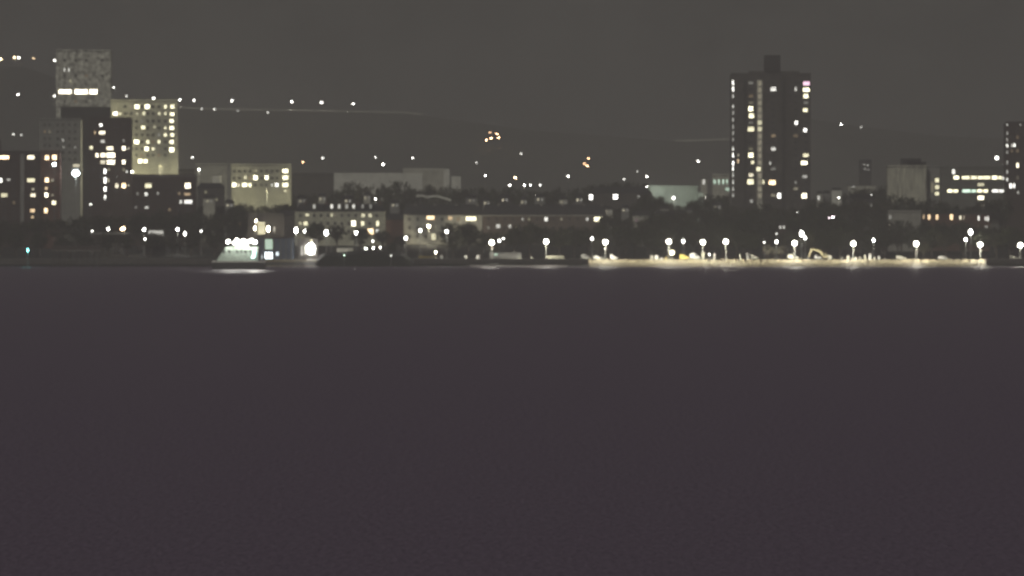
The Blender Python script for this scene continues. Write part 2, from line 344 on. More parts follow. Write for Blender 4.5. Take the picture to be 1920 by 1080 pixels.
# long terrace in two halves
def terrace(label, x0, x1, wall, wins, chim):
    r, loc, gz, cx = building('terrace', label, 'terrace', x0, x1, 403, 5380, 15, wall, wins, (rng(x0 + 11, x1 - 6, 15.2), [411, 427, 443]), 16, roof=('pitched', 20, 4))
    for px in chim:
        x, _, z = loc(px, 390); MB().box(x - .6, x + .6, 5.5, 8, z - 3.2, z + 2).build('chimney', M['concrete'], r)
    MB().box(loc(x0, 0)[0] - .2, loc(x1, 0)[0] + .2, -.5, -.12, loc(0, 404)[2] - .25, loc(0, 404)[2] + .2).build('gutter', M['pale'], r)
terrace('pale left half of the long terrace with a large warm glow', 757, 904, M['pale'], [(807, 408, 15, 8, 3, AMBER), (844, 409, 8, 7, .8, AMBER), (883, 410, 20, 8, 3.0, YEL), (813, 444, 9, 12, 1.1, YEL)], (779, 815, 855, 895))
terrace('dim brown right half of the long terrace with yellow end window', 905, 1136, M['brownr'], [(1024, 411, 7, 8, 1.5, WHITE), (1122, 411, 17, 9, 3, YEL), (934, 424, 8, 8, .7, WHITE), (956, 424, 6, 7, .6, WHITE), (1101, 411, 5, 7, .8, WHITE), (980, 411, 5, 6, .3, WHITE)], (935, 975, 1015, 1055, 1095, 1128))
building('house', 'dim brown brick house between dormered hotel and long terrace', 'house', 724, 757, 412, 5390, 12, M['brick'], storey=15, roof=('pitched', 12, 6))
building('house', 'low wide hall with two bright lamps right of the hill lights', 'hall', 1104, 1222, 362, 5700, 16, M['darkcon'], [(1108, 370, 7, 11, B, WHITE), (1154, 369, 9, 9, B, WHITE), (1197, 369, 5, 5, .6, WHITE)], roof=('pitched', 12, 14), storey=12)
building('hall', 'pale green floodlit hall half hidden by dark treetops', 'hall', 1216, 1308, 352, 5800, 20, M['green'], ((1244, 360, 1, 1, .1, GREEN),)[:0], roofmat=M['green'], storey=8)
building('annexe', 'lower right extension of pale green floodlit hall', 'hall', 1309, 1318, 361, 5795, 12, M['green'], parapet=False)
building('office_block', 'small pale block with tall lit windows left of dark tower', 'office', 1336, 1367, 330, 5850, 12, M['pale'],
    [(1340, 341, 6, 9, .9, GREEN), (1348, 341, 3.5, 10, 1.3, GREEN), (1356, 341, 3.5, 10, 1.4, GREEN), (1363, 341, 3.5, 10, 1.1, GREEN), (1364, 355, 8, 7, .7, GREEN)], storey=14)
building('office_block', 'tiny pale block with one lit bay beside small pale block', 'office', 1314, 1326, 335, 5870, 8, M['pale'], [(1319.5, 341, 5, 10, .9, WHITE)], parapet=False)
building('house', 'faint pinkish gabled house behind trees under green hall', 'house', 1186, 1220, 404, 5350, 9, M['pale'], ((1193, 413, 4, 6, .1, PINK),), roof=('pitched', 8, 3))
building('house', 'pale roofed cottage among trees right of dark tower base', 'house', 1560, 1578, 356, 5700, 8, M['white'], roof=('pitched', 4, 2))
building('house', 'small dim house right beside the dark tower base', 'house', 1532, 1542, 363, 5650, 8, M['pale'], ((1535, 371, 5, 8, .8, WHITE),), roof=('pitched', 5, 2))
building('house', 'dim grey house left of pale roofed cottage', 'house', 1544, 1556, 362, 5660, 8, M['grey'], roof=('pitched', 5, 2))
building('cottage', 'tiny cottage with two small lit windows among dark trees', 'house', 1459, 1474, 421, 5160, 7, M['darkbrick'], ((1463, 426, 4, 6, .9, WHITE), (1469.5, 426, 4, 6, .9, WHITE)), roof=('pitched', 5, 2))
building('tower_block', 'faint far tower block with dim lights right of dark tower', 'tower block', 1612, 1634, 302, 7600, 14, M['dark'],
    [(1620, 309, 3, 3, 1.5, WHITE), (1627, 310, 3, 3, 1.5, WHITE), (1622, 317, 3, 3, .9, WHITE), (1628, 318, 3, 3, .8, WHITE)], storey=8)
building('warehouse', 'faint pale warehouse roof at the foot of the hill', 'warehouse', 1590, 1642, 348, 6900, 18, M['pale'], ((1600, 350, 6, 3, .5, WHITE),), parapet=False)
# the dark tower on the right
tw = []
for py in (155, 167): tw.append((1374.5, py, 4, 9, 3.2, WHITE))
for py, st in ((180, .8), (200, 1.0), (212, .5), (225, .6), (238, .5), (250, .5), (262, .3), (279, 1.5), (291, 4), (306, B), (316, 3.5), (328, .8), (341, 1), (354, .7), (366, .6)): tw.append((1374.5, py, 3.5, 8, st, WHITE))
tw += [(1407.5, 204, 9, 9, 5, YEL), (1409, 217, 10, 9, 3, YEL), (1408, 242, 12, 9, 1.9, YEL), (1408, 291, 10, 9, 4, YEL), (1411, 304, 6, 7, 2, YEL), (1408, 328, 9, 7, 1.6, WARM), (1407, 341, 12, 10, 2.3, YEL), (1450, 167, 11, 8, 1.7, WHITE), (1493, 230, 6, 8, 4, WHITE), (1492, 167, 5, 8, .9, WHITE),
       (1512, 156, 13, 8, 2.2, PINK, 'pink lit window'), (1512, 168, 13, 8, 4, YEL), (1511, 180, 9, 8, 4, YEL), (1510, 206, 9, 8, 2.4, YEL), (1509.5, 244, 7, 8, 3.4, WHITE), (1450, 279, 9, 7, 1.3, WHITE), (1511, 291, 11, 7, 1.9, YEL), (1508, 305, 12, 8, B, YEL), (1509, 331, 9, 6, .5, WHITE),
       (1384, 302, 4, 7, 1.5, AMBER), (1384, 291, 3, 6, .6, WARM), (1444, 306, 4, 6, .8, WHITE), (1448, 342, 13, 9, 4.5, AMBER), (1431, 341, 4, 8, 2.4, YEL), (1461, 367, 7, 10, B, WHITE), (1508, 367, 10, 10, B, WARM), (1492, 342, 4, 5, .3, WHITE), (1409, 377, 6, 6, .5, WHITE)]
r, loc, gz, cx = building('tower_block', 'tall dark tower block with pale lift shaft and glowing window columns', 'tower block', 1371, 1520, 141, 5500, 30, M['darkcon'], tw,
    ([1408, 1450, 1492, 1511], rng(155, 375, 12.4)), 12.4, gsize=(9, 6), plant=[(1434, 1464, 103), (1405, 1500, 133, M['darkcon'])])
for a, b_, m_ in ((1419, 1430, 'pale'), (1467, 1471, 'dark'), (1395, 1398, 'dark')):
    x0 = xat(a, 5500) - cx; x1 = xat(b_, 5500) - cx
    MB().box(x0, x1, -1.2, -.16, -1, at(0, 150 if m_ == 'pale' else 143, 5500).z - gz).build('lift_shaft' if m_ == 'pale' else 'pilaster', M[m_], r)
for py in rng(156, 372, 12.4):
    x, _, z = loc(1424.5, py); place('window', win_mesh(1.9, 2.6, glow(WARM, .32)), r, (x, -1.22, z))
for py, px in ((242, 1424.5), (317, 1422), (230, 1424.5)):
    x, _, z = loc(px, py); place('window', win_mesh(2.2, 2.2, glow(YEL, 2.8 if py == 317 else 1.4)), r, (x, -1.36, z))
for px in (1413, 1429):
    x, _, z = loc(px, 139); MB().tube((x, 2, z - 2.5), (x, 2, z), .12, .1).ball((x, 2, z), .7, .4, .7).build('roof_vent', M['pale'], r)
# right-hand buildings
r, loc, gz, cx = building('office_block', 'pale streaky panelled block with dark rooftop plant near right edge', 'office', 1665, 1737, 314, 5400, 20, M['streak'], storey=None, roofmat=M['dark'],
    plant=[(1690, 1728, 297), (1703, 1737, 303)])
for i in range(12):
    x, _, z = loc(1668 + i * 6, 320); MB().box(x - .12, x + .12, -.4, -.01, 12, z + 1).build('fin', M['pale'], r)
building('stair_tower', 'dim stair block with three lit landings right of streaky block', 'building', 1738, 1762, 314, 5405, 16, M['grey'],
    [(1757, 338, 8, 8, 1.6, YEL), (1757, 351, 8, 8, 1.2, YEL), (1757, 363, 8, 7, 1.4, YEL), (1748, 351, 5, 20, .12, YEL)])
building('office_block', 'dark office with two long strips of lit windows near right edge', 'office', 1764, 1886, 316, 5500, 18, M['office'],
    [(1793, 333, 10, 7, 4.5, YEL), (1811, 333, 15, 6.5, 2.4, YEL), (1826, 333, 11, 6, 2.4, YEL), (1838, 333, 9, 6, 2.8, YEL), (1850, 333, 14, 6.5, 2.2, YEL), (1865, 333, 10, 7, 4, YEL), (1875, 333, 7, 6, 2.6, YEL), (1882, 334, 5, 6, 2.5, WHITE),
     (1781, 358, 9, 6, 4, YEL), (1792, 358, 9, 6, 3, YEL), (1812, 358, 16, 6.5, 1.9, GREEN), (1826, 358, 9, 6, 1.9, GREEN), (1837, 358, 9, 6, 3.5, YEL), (1848, 358, 9, 6, 3, YEL), (1866, 358, 12, 6, 2.4, WHITE), (1878, 358, 9, 6, 2.2, WHITE),
     (1788, 322, 6, 9, 2, WHITE), (1839, 346, 13, 6, .9, YEL), (1839, 371, 12, 8, 4, WARM), (1843, 382, 6, 6, 1.6, WARM)], storey=12.5)
building('tower_block', 'dark tower cut by the right edge with few tiny lights', 'tower block', 1886, 1990, 232, 5450, 24, M['darkbrick'],
    [(1888.5, 234, 3, 4, 1, WHITE), (1888.5, 250, 2.5, 6, .5, WHITE), (1888.5, 262, 2.5, 6, .5, WHITE), (1888.5, 273, 4, 7, 2.5, WHITE), (1897, 273, 3, 6, .9, WHITE), (1902, 272, 4, 8, 3, WHITE), (1888.5, 285, 2.5, 6, .6, WHITE), (1888.5, 305, 2.5, 8, .5, WHITE), (1908, 310, 5, 9, 4, WARM), (1888.5, 322, 3, 7, .9, WHITE), (1888.5, 336, 4, 8, 1.3, WHITE), (1895, 348, 5, 9, 4, WHITE), (1901.5, 348, 4, 9, 3.5, WHITE), (1909, 361, 4, 6, .6, WHITE), (1913, 234, 3, 4, .4, WHITE)],
    ([1897, 1908, 1918, 1928], rng(245, 360, 12.6)), 12.6)
building('house', 'dim pale lower block with one lamp under the streaky block', 'building', 1665, 1727, 399, 5230, 12, M['officelow'], [(1669, 424, 5, 9, B, WARM), (1669, 407, 3, 8, .4, WHITE)], storey=14)
building('terrace', 'red brick row with narrow lit windows near right edge', 'terrace', 1728, 1856, 402, 5240, 12, M['brick'],
    [(1732, 407, 3, 9, .8, AMBER), (1742, 407, 5, 10, 2, AMBER), (1757, 407, 5, 10, 2, AMBER), (1784, 407, 6, 11, 2.6, AMBER), (1800.5, 408, 4, 8, 1.8, WARM), (1807, 408, 2, 7, .7, WARM), (1835, 409, 4, 9, 1.8, WHITE), (1848, 410, 3, 8, 1.4, WHITE), (1852.5, 410, 3, 9, 1.7, WHITE), (1849, 426, 5, 6, .6, WHITE)],
    ([1742, 1757, 1771, 1784, 1800, 1818, 1835], [425]), 16, parapet=False, gsize=(4, 8))
# seafront pavilion and terminal on the left
building('pavilion', 'brown pavilion with lit yellow bay between two lamps above hovercraft', 'pavilion', 465, 532, 404, 5090, 10, M['darkcon'],
    [(490, 428, 15, 24, .8, YEL, 'yellow wall bay, lamp light put in as glow'), (514, 430, 6, 10, .15, WHITE)], storey=18)  # bay is a glowing pane standing for lamplight on a yellow wall
r, loc, gz, cx = building('terminal', 'blue grey seafront terminal with bright doorway beside hovercraft', 'terminal', 482, 550, 447, 5034, 9, M['blue'],
    [(504, 458, 15, 20, .75, GREEN, 'pale green lit doorway'), (504, 479, 15, 13, 5, COOL, 'blue white lit doorway'), (520, 476, 6, 8, 1.8, COOL), (492, 482, 5, 9, .6, COOL)], parapet=False)
for px in (486, 495.5, 512.5, 526, 536, 546):
    x, _, z = loc(px, 470); MB().box(x - .25, x + .25, -.7, -.02, 0, z + 5).build('column', M['grey'], r)
x, _, z = loc(505, 445); MB().box(loc(478, 0)[0], loc(527, 0)[0], -2.2, 3, z + .5, z + .9).build('canopy', M['dark'], r)
building('shelter', 'brightly lit seafront shelter with pale columns beside dark mound', 'shelter', 558, 596, 449, 5040, 6, M['darkcon'],
    [(584, 470, 14, 16, 3, WHITE, 'brilliant white lit opening'), (573, 468, 4, 20, .7, WHITE), (566, 470, 3, 18, .5, WHITE), (584, 451, 5, 5, .8, YEL)], roofmat=M['darkcon'], parapet=False)
building('kiosk', 'low pale kiosk behind the sea wall under the first promenade lamp', 'kiosk', 918, 978, 474, 5042, 5, M['grey'], [(930, 477, 8, 5, .7, GREEN)], roof='flat', parapet=False)
building('wall', 'low lit garden wall between two tall lamp poles', 'wall', 632, 662, 465, 5042, 1, M['pale'], parapet=False)
for (a, b_, c, Y, lab) in ((520, 560, 404, 5440, 'unlit dark house left of the dormered hotel'), (370, 420, 352, 5560, 'unlit low block under the cream office wing'),
        (425, 462, 398, 5420, 'unlit house above the hovercraft lights'), (1590, 1640, 372, 5600, 'unlit dark block left of the streaky block'), (1228, 1290, 404, 5420, 'unlit dark roofed house under the green hall')):
    building('house', lab, 'house', a, b_, c, Y, 12, M['darkcon'], storey=14, roof=('pitched', 9, 6), grid=(rng(a + 6, b_ - 5, 10), [c + 8, c + 22]))

# curved white canopy
c = MB(); n = 24; Y = 5600; cx = xat(812, Y); gz = ground_z(cx, Y)
r = thing('canopy', 'curved white canopy roof glowing among the treetops at centre', 'canopy', (cx, Y, gz))
pts = []
for i in range(n + 1):
    u = i / n; px = 780 + 66 * u
    py = 366 - 3 * math.sin(u * 6.3 * .8) * (1 - u) + (3.5 * math.exp(-((u - .33) / .12) ** 2)) + 12 * max(0, u - .55) ** 1.6 * 2.2
    pts.append((xat(px, Y) - cx, at(0, py, Y).z - gz))
c.prism([(x, z) for x, z in pts] + [(x, z - 1.1) for x, z in reversed(pts)], 0, 7).build('roof', M['white'], r)
for k in (3, 9, 15, 21):
    MB().tube((pts[k][0], 1, 0), (pts[k][0], 1, pts[k][1] - .6), .2, .2).build('leg', M['pole'], r)

# ------------------------------------------------------------------ street lamps
def add_light(parent, loc, power, col, r=.25):
    l = bpy.data.lights.new('lamp_light', 'POINT'); l.energy = power; l.color = col; l.shadow_soft_size = r
    o = bpy.data.objects.new('lamp_light', l); COL.objects.link(o); o.parent = parent; o.location = loc
def lamp(px, py, Y, label, st=20, col=WHITE, size=.5, power=0, group=None, tall=1.0, name='street_lamp', arm=True, base=None):
    st = min(st, 55)
    p = at(px, py, Y); gz = ground_z(p.x, Y) if base is None else base
    h = p.z - gz
    r = thing(name, label, 'street lamp' if name == 'street_lamp' else name.replace('_', ' '), (p.x, Y, gz), group)
    k = max(1, size / .5) ** .5
    MB().tube((0, .5, -.3), (0, .5, 1.2), .14 * k, .12 * k).tube((0, .5, 1.2), (0, .5, h + .35), .09 * k, .06 * k).build('pole', M['pole'], r)
    if arm: MB().tube((0, .5, h + .3), (0, -.1, h + .42), .05 * k, .05 * k, 6).build('arm', M['pole'], r)
    hd = MB().prism([(-size*.6, h + size*.32), (size*.6, h + size*.32), (size*.35, h + size*.62), (-size*.35, h + size*.62)], -.35, .35).build('lantern', M['metal'], r)
    MB().ball((0, 0, h), size * .5, size * .4, size * .5 * tall, a=10, b=6).build('bulb', glow(col, st), hd)
    if power: add_light(r, (0, -.75 - size*.4, h - .2), power, col)
    return r
# bright promenade lamps
PL = [922, 1024, 1135, 1254, 1318, 1361, 1490, 1600, 1718, 1838, 1913]
PY = [455, 453, 454, 453, 454, 453, 456, 457, 457, 459, 460]
for i, (a, b_) in enumerate(zip(PL, PY)):
    lamp(a, b_, 5023.5, 'brilliant white promenade lamp on tall pole, %s of eleven from the left' % ORD[i], 150, (1, .95, .80), 2.1, 16000 if i in (0, 1, 4) else (27000 if i < 10 else 5000), 'bright lamps along the promenade')
# smaller lamps near the shore
small = [(944, 447, 5060, 5), (936, 451, 5062, 7), (838, 434, 5070, 14), (788, 432, 5075, 14), (761, 446, 5045, 14), (699, 452, 5050, 5), (668, 436, 5060, 14), (612, 436, 5055, 22), (555, 432, 5060, 20), (571, 433, 5200, 7),
         (517, 411, 5220, 8), (377, 433, 5150, 5), (347, 438, 5140, 16), (333, 430, 5150, 14), (270, 430, 5160, 16), (232, 428, 5170, 12), (228, 429, 5173, 7), (203, 429, 5170, 8), (173, 433, 5160, 4), (1281, 452, 5050, 10), (1456, 453, 5050, 10),
         (1456, 438, 5090, 1.3), (1433, 454, 5045, 3), (1503, 438, 5060, 70), (1510, 446, 5066, 8), (1638, 450, 5050, 14), (1811, 449, 5050, 14), (1820, 435, 5080, 22), (1110, 447, 5046, 6), (1330, 477, 5030, 4), (170, 383, 5200, 3)]
small.sort()
LM = ['beside the cyan pier light', 'left of the lit bus', 'right of the lit bus', 'behind the hovercraft', 'behind the dark mound', 'in front of dormered hotel', 'in front of the long terrace', 'by the left beach end', 'above the bright beach', 'near the excavator', 'behind the right beach end']
SL = ['leftmost lamp, high on a thin mast over the pier lamps', 'small dim lamp at the left end of the pier lamps', 'second of the four pier lamps from the left', 'warm lamp third along the pier lamps', 'warm lamp at the right end of the pier lamps',
      'bright white lamp directly over the left end of lit bus', 'white lamp right of the lit bus, taller of a pair', 'lower white lamp of the pair right of the lit bus', 'small dim lamp between the lamp pair and the hovercraft',
      'small round lamp above and right of the pavilion bay', 'strong white lamp on pole left of the dormered hotel', 'small lamp just right of the strong lamp by hotel', 'strong white lamp on tall pole above dark mound, left one', 'white lamp on tall pole above dark mound, right one',
      'small lamp over the three low wall lamps', 'white lamp low at the left end of the long terrace', 'white lamp left of the big glow on long terrace', 'white lamp on tall pole right of the big terrace glow', 'narrow lamp close right of first promenade lamp, lower one', 'narrow lamp right of first promenade lamp, upper one',
      'small lamp just left of the third promenade lamp', 'thin lamp between fourth and fifth promenade lamps', 'low small lamp under the sixth promenade lamp, left side', 'small dim lamp by the bare lit trees on the beach', 'faint tall lamp above the bare lit trees', 'thin white lamp left of the seventh promenade lamp',
      'large hazy white lamp above the seventh promenade lamp', 'smaller lamp touching the large hazy lamp on its right', 'thin white lamp right of the eighth promenade lamp', 'lower white lamp left of the tenth promenade lamp', 'upper white lamp left of the tenth promenade lamp']
for (a, b_, Y, st), lab in zip(small, SL):
    lamp(a, b_, Y, lab, st * 3.2, AMBER if a in (232, 228) else WHITE, .7 if st < 6 else (1.1 if st < 20 else 1.7), 2500 if st > 9 else 0, 'smaller lamps behind the shore', tall=1.5, arm=st > 5)
lamp(621, 431, 5060, 'unlit pale pole between two tall lamps above dark mound', .5, WHITE, .3, 0)
# large wall glow on terrace, lit hotels etc.
lamp(804, 424, 5362, 'large warm floodlight glowing on the left of the long terrace', 75, WARM, 1.5, 16000, name='floodlight', arm=False)
lamp(480, 414, 5080, 'narrow lamp at upper left of the pavilion bay', 50, WARM, .7, 1200, tall=2.2, arm=False)
lamp(478, 428, 5078, 'warm lamp low on the left of the pavilion bay', 50, WARM, .8, 1500, tall=2.6, arm=False)
lamp(503, 429, 5078, 'large warm lamp on the right of the pavilion bay', 70, WARM, 1.4, 2500, tall=1.9, arm=False)
for i, (a, b_, st) in enumerate(((686, 466, 40), (700, 465, 45), (713, 464, 18))):
    lamp(a, b_, 5046, 'low bright lamp on the sea wall left of dark bush, %s of three' % ORD[i], st, WHITE, .8, 2500, 'low sea wall lamps', name='wall_lamp', arm=False)
lamp(817, 473, 5038, 'low bright lamp at the right end of the yellow boat', 60, WARM, .9, 4000, name='wall_lamp', arm=False)
lamp(272, 448, 5120, 'low white lamp under the left end of the lit bus', 20, WHITE, .7, 0, tall=1.6, name='wall_lamp', arm=False)
lamp(1260, 474, 5034, 'round cream globe lamp low beside the fourth promenade lamp', 9, YEL, 2.2, 3000, name='globe_lamp', arm=False)
for a, b_, Y, st, lab in ((1562, 407, 5240, 45, 'round pink white signal light between dark tower and streaky block'), (1555, 408, 5241, 8, 'small pink light touching the round pink signal')):
    lamp(a, b_, Y, lab, st, (1, .82, .88), .8, 0, name='signal_light', arm=False)
lamp(142, 325, 5300, 'blue white floodlight left of the dark brick tower', 60, COOL, 3.4, 5000, name='floodlight', arm=False, tall=.8)
lamp(102, 308, 5282, 'bright white floodlight just above narrow apartment block windows', 45, COOL, 1.6, 600, name='floodlight', arm=False)
lamp(248, 322, 5440, 'bright lamp at the upper left of low brick flats', 30, WHITE, .9, 2000)
lamp(373, 318, 5700, 'bright lamp above the wing of the cream office', 25, WHITE, .9, 2500)
lamp(704, 373, 5420, 'lone white lamp above the dormered hotel roof', 30, WHITE, .7, 1500)
lamp(52, 469, 4975, 'cyan navigation light on a post at the far left water', 14, CYAN, .8, 1500, name='beacon', arm=False, tall=2.2, base=-1)
lamp(183, 463, 4972, 'small reddish light at the right end of dark pier', 4, ORANGE, .5, 200, name='beacon', arm=False, base=-1)
lamp(645, 478, 4998, 'tiny green white light on the dark mound', 14, GREEN, .4, 100, name='beacon', arm=False)
lamp(733, 479, 4999, 'faint small light below the dark bush', 4, WHITE, .7, 50, name='beacon', arm=False)
lamp(1263, 371, 5765, 'white lamp in front of the pale green hall', 22, WHITE, 1.3, 40000)
lamp(1323, 371, 5780, 'white lamp right of the pale green hall', 25, WHITE, .9, 5000)
lamp(1213, 350, 5790, 'white lamp at the left corner of pale green hall', 18, WHITE, .7, 4000)
lamp(1573, 371, 5600, 'white lamp under the pale roofed cottage', 18, WHITE, .7, 1500)
lamp(1495, 398, 5300, 'faint lamp among dark trees right below the dark tower', 4, WHITE, .6, 0)
lamp(1634, 365, 5600, 'faint thin lamp left of the streaky block', 4, WHITE, .6, 0)
lamp(583, 466, 5035, 'very large brilliant floodlight low in front of the seafront shelter', 30, WHITE, 4.0, 5000, name='floodlight', arm=False, tall=1.35)
# floodlights added, with no visible source, to brighten the two cream blocks
lamp(300, 312, 5650, 'added amber floodlight mast brightening the foot of the cream slab block', 2, YEL, .6, 150000, name='floodlight', arm=False)
lamp(500, 357, 5860, 'added amber floodlight mast brightening the cream office', 2, YEL, .6, 38000, name='floodlight', arm=False)

# far lights: find where on the hillside a lamp of height h meets the pixel
def solve(px, py, h):
    Y = 6000
    while Y < RY:
        X = xat(px, Y)
        if HY - (ground_z(X, Y) + h - HC) * F / Y <= py: return Y
        Y += 25
    return RY
skyline = [(2, 111, 130, AMBER), (27, 108, 60, AMBER), (35, 108, 80, WHITE), (63, 109, 14, AMBER), (102, 113, 60, WHITE), (207, 182, 80, WHITE), (213, 164, 22, WHITE), (237, 180, 12, WHITE), (288, 184, 110, WHITE), (337, 187, 60, WHITE), (364, 188, 60, WHITE), (435, 189, 110, WHITE), (547, 191, 110, WHITE), (603, 192, 110, WHITE), (662, 195, 100, WHITE)]
for i, (a, b_, st, col) in enumerate(skyline):
    lamp(a, b_, RY - 30, 'distant road lamp on the dark hill skyline, %s of fifteen from the left' % ORD[i], st * .7, col, 1.7, 0, 'road lamps on the hill skyline')
far = [(34, 177, 70, WHITE, 'distant white lamp left of mottled tower, below the skyline'), (102, 180, 50, WHITE, 'distant lamp touching the left side of the mottled tower'), (402, 205, 20, WHITE, 'dim distant lamp below the hill lamps, left one'), (378, 204, 8, WHITE, 'faint distant lamp left of the dim hill lamp'), (502, 211, 8, WHITE, 'dim distant lamp below the hill lamps, right one'), (446, 208, 4, WHITE, 'faintest distant lamp between the two dim hill lamps'),
       (912, 262, 60, ORANGE, 'orange light at lower left of the hillside cluster'), (921, 259, 70, ORANGE, 'orange light at bottom centre of the hillside cluster'), (919, 248, 18, ORANGE, 'dim orange light at top left of the hillside cluster'), (932, 251, 55, ORANGE, 'orange light at top right of the hillside cluster'), (935, 258, 80, ORANGE, 'brightest orange light at right of the hillside cluster'),
       (605, 296, 20, WHITE, 'dim distant lamp above the dormered hotel'), (568, 304, 30, ORANGE, 'pinkish distant lamp right of the cream office'), (704, 295, 18, WHITE, 'dim distant lamp above the long white shed, left one'), (718, 308, 60, WHITE, 'bright distant lamp above the long white shed'), (774, 296, 20, WHITE, 'dim distant lamp above the long white shed, right one'),
       (361, 295, 20, WHITE, 'small distant lamp right of the cream slab block'), (893, 305, 8, WHITE, 'faint distant lamp below the orange cluster'), (910, 329, 40, WHITE, 'distant lamp right of the long white shed'), (966, 333, 80, AMBER, 'bright amber distant lamp right of centre'), (977, 288, 10, WHITE, 'faint distant lamp right of the orange cluster'),
       (1065, 330, 50, WHITE, 'lone distant lamp left of the reddish pair'), (1103, 297, 35, ORANGE, 'upper light of the reddish distant group'), (1101, 311, 50, ORANGE, 'lower light of the reddish distant group'), (1096, 307, 22, ORANGE, 'left light of the reddish distant group'), (1309, 302, 50, WHITE, 'lone distant lamp left of the dark tower'),
       (1213, 331, 60, WHITE, 'upper distant lamp over the left corner of green hall'), (1577, 233, 130, WHITE, 'bright distant lamp right of the dark tower top'), (1614, 238, 8, WHITE, 'faint distant lamp right of the bright one by dark tower'), (1170, 336, 12, WHITE, 'faint distant lamp above the low wide hall'), (1195, 321, 4, WHITE, 'faintest distant lamp above the low wide hall'),
       (1869, 296, 70, WHITE, 'white lamp just left of the right edge tower'), (1640, 351, 45, COOL, 'blue white distant lamp left of the streaky block'), (25, 252, 12, WHITE, 'faint distant lamp above the amber windowed flats'), (40, 253, 6, WHITE, 'fainter distant lamp above the narrow apartment block')]
for a, b_, st, col, lab in far:
    Y = solve(a, b_, 9)
    if lab.startswith('white lamp just'): Y = 5700
    lamp(a, b_, Y, lab, st * .65, col, 1.5, 0, 'distant lights on the hillside')
for i, (a, st) in enumerate(((956, 30), (983, 40), (994, 22), (1013, 14))):
    lamp(a, 347, 6600, 'low distant lamp in the row of four right of centre, %s from left' % ORD[i], st, WHITE, 1.0, 0, 'row of four distant lamps')

# ------------------------------------------------------------------ hovercraft
Y = 4800; ox = xat(455, Y)
X = lambda px: xat(px, Y) - ox
Z = lambda py: at(0, py, Y).z
r = thing('hovercraft', 'white hovercraft lit by a row of brilliant deck lights at the beach', 'hovercraft', (ox, Y, 0))
hull = MB().prism([(X(398), .3), (X(412), -.4), (X(488), -.4), (X(497), .3), (X(497), Z(492)), (X(398), Z(492))], -4, 9).build('skirt', M['skirt'], r)
MB().box(X(398), X(498), -4.3, 9.3, Z(492) + .003, Z(489)).build('deck', M['white'], r)
MB().prism([(X(406), Z(489) + .003), (X(484), Z(489) + .003), (X(484), Z(463)), (X(424), Z(463)), (X(416), Z(474))], -2.6, 7).build('cabin', M['green'], r)
MB().prism([(X(440), Z(463) + .003), (X(466), Z(463) + .003), (X(462), Z(455)), (X(443), Z(455))], -.5, 4).build('wheelhouse', M['pale'], r)
for px in (420, 430, 445, 453, 461, 470):
    MB().box(X(px) - .45, X(px) + .45, -2.66, -2.58, Z(474), Z(469)).build('cabin_window', M['glass'], r)
for i, (px, py, sz) in enumerate(((428, 453, 1.15), (439, 455, .9), (444, 449, .7), (451, 453, .9), (457, 451, .9), (465, 453, 1.1), (472, 451, 1.1), (478, 454, 1.2))):
    l = MB().tube((X(px), -2, Z(463)), (X(px), -2, Z(py)), .07, .07, 6).build('light_mast', M['pole'], r)
    MB().ball((X(px), -2.3, Z(py)), sz * .75, .45, sz * .7).build('deck_light', glow(WHITE, 34), l)
    if i in (0, 3, 5, 7): add_light(l, (X(px), -4.2, Z(py)), 2600, WHITE)
MB().ball((X(477), -2.9, Z(474)), .7, .3, 1.6).build('side_light', glow((.6, 1, .95), 6), r)
MB().ball((X(475), -2.9, Z(482)), .8, .3, .6).build('side_light', glow((.7, 1, .95), 6), r)
for s_ in (X(486), X(493)):
    MB().prism([(s_ - .15, Z(489)), (s_ + .5, Z(489)), (s_ + .4, Z(470)), (s_ - .05, Z(470))], 3, 5).build('tail_fin', M['blue'], r)
fm = MB(); rnd = random.Random(4); k = 40
for i in range(k + 1):
    u = i / k; w_ = math.sin(math.pi * u) ** .6
    fm.v += [(X(412 + 82 * u), -60 - rnd.uniform(0, 12) - 75 * w_, .03), (X(412 + 82 * u), -58, .06 + .2 * w_)]
for i in range(k): fm.f.append((2*i, 2*i + 2, 2*i + 3, 2*i + 1)); fm.m.append(0)
sl = bpy.data.lights.new('lamp_light', 'SPOT'); sl.energy = 150000; sl.specular_factor = .05; sl.spot_size = R(16); sl.color = WHITE; sl.shadow_soft_size = .4  # unseen spots added only to brighten the foam patch
so = bpy.data.objects.new('lamp_light', sl); COL.objects.link(so); so.parent = r; so.location = (-5, -5, 9); so.rotation_euler = Vector((0, -55, -9.3)).to_track_quat('-Z', 'Y').to_euler()
so = so.copy(); COL.objects.link(so); so.location = (5, -5, 9)
fo = fm.build('foam', M['foam'], None, (ox, Y, 0)); fo['kind'] = 'stuff'

# ------------------------------------------------------------------ dark mound, bush, pier
md = MB(); n = 40
for i in range(n + 1):
    u = i / n; px = 590 + 185 * u
    h = min(1, u * 9) * min(1, (1 - u) * 9)
    zt = at(0, 471 + 2 * math.sin(u * 9), 5018).z * h ** .5
    md.v += [(xat(px, 4999), 4999, -.3), (xat(px, 5006), 5006, zt * .75), (xat(px, 5018), 5018, zt), (xat(px, 5030), 5030, 2.9)]
for i in range(n):
    for j in range(3): a = i * 4 + j; md.f.append((a, a + 4, a + 5, a + 1)); md.m.append(0)
struct('mound', md, M['mound'])
Y = 4970; r = thing('pier', 'low dark timber pier between cyan and reddish lights', 'pier', (xat(143, Y), Y, 0))
hw = 46 * Y / F
MB().box(-hw, hw, 0, 4, 7.2, 7.6).build('deck', M['concrete'], r)
MB().box(-hw, hw, .2, .3, 7.6, 9.6).build('parapet', M['wood'], r)
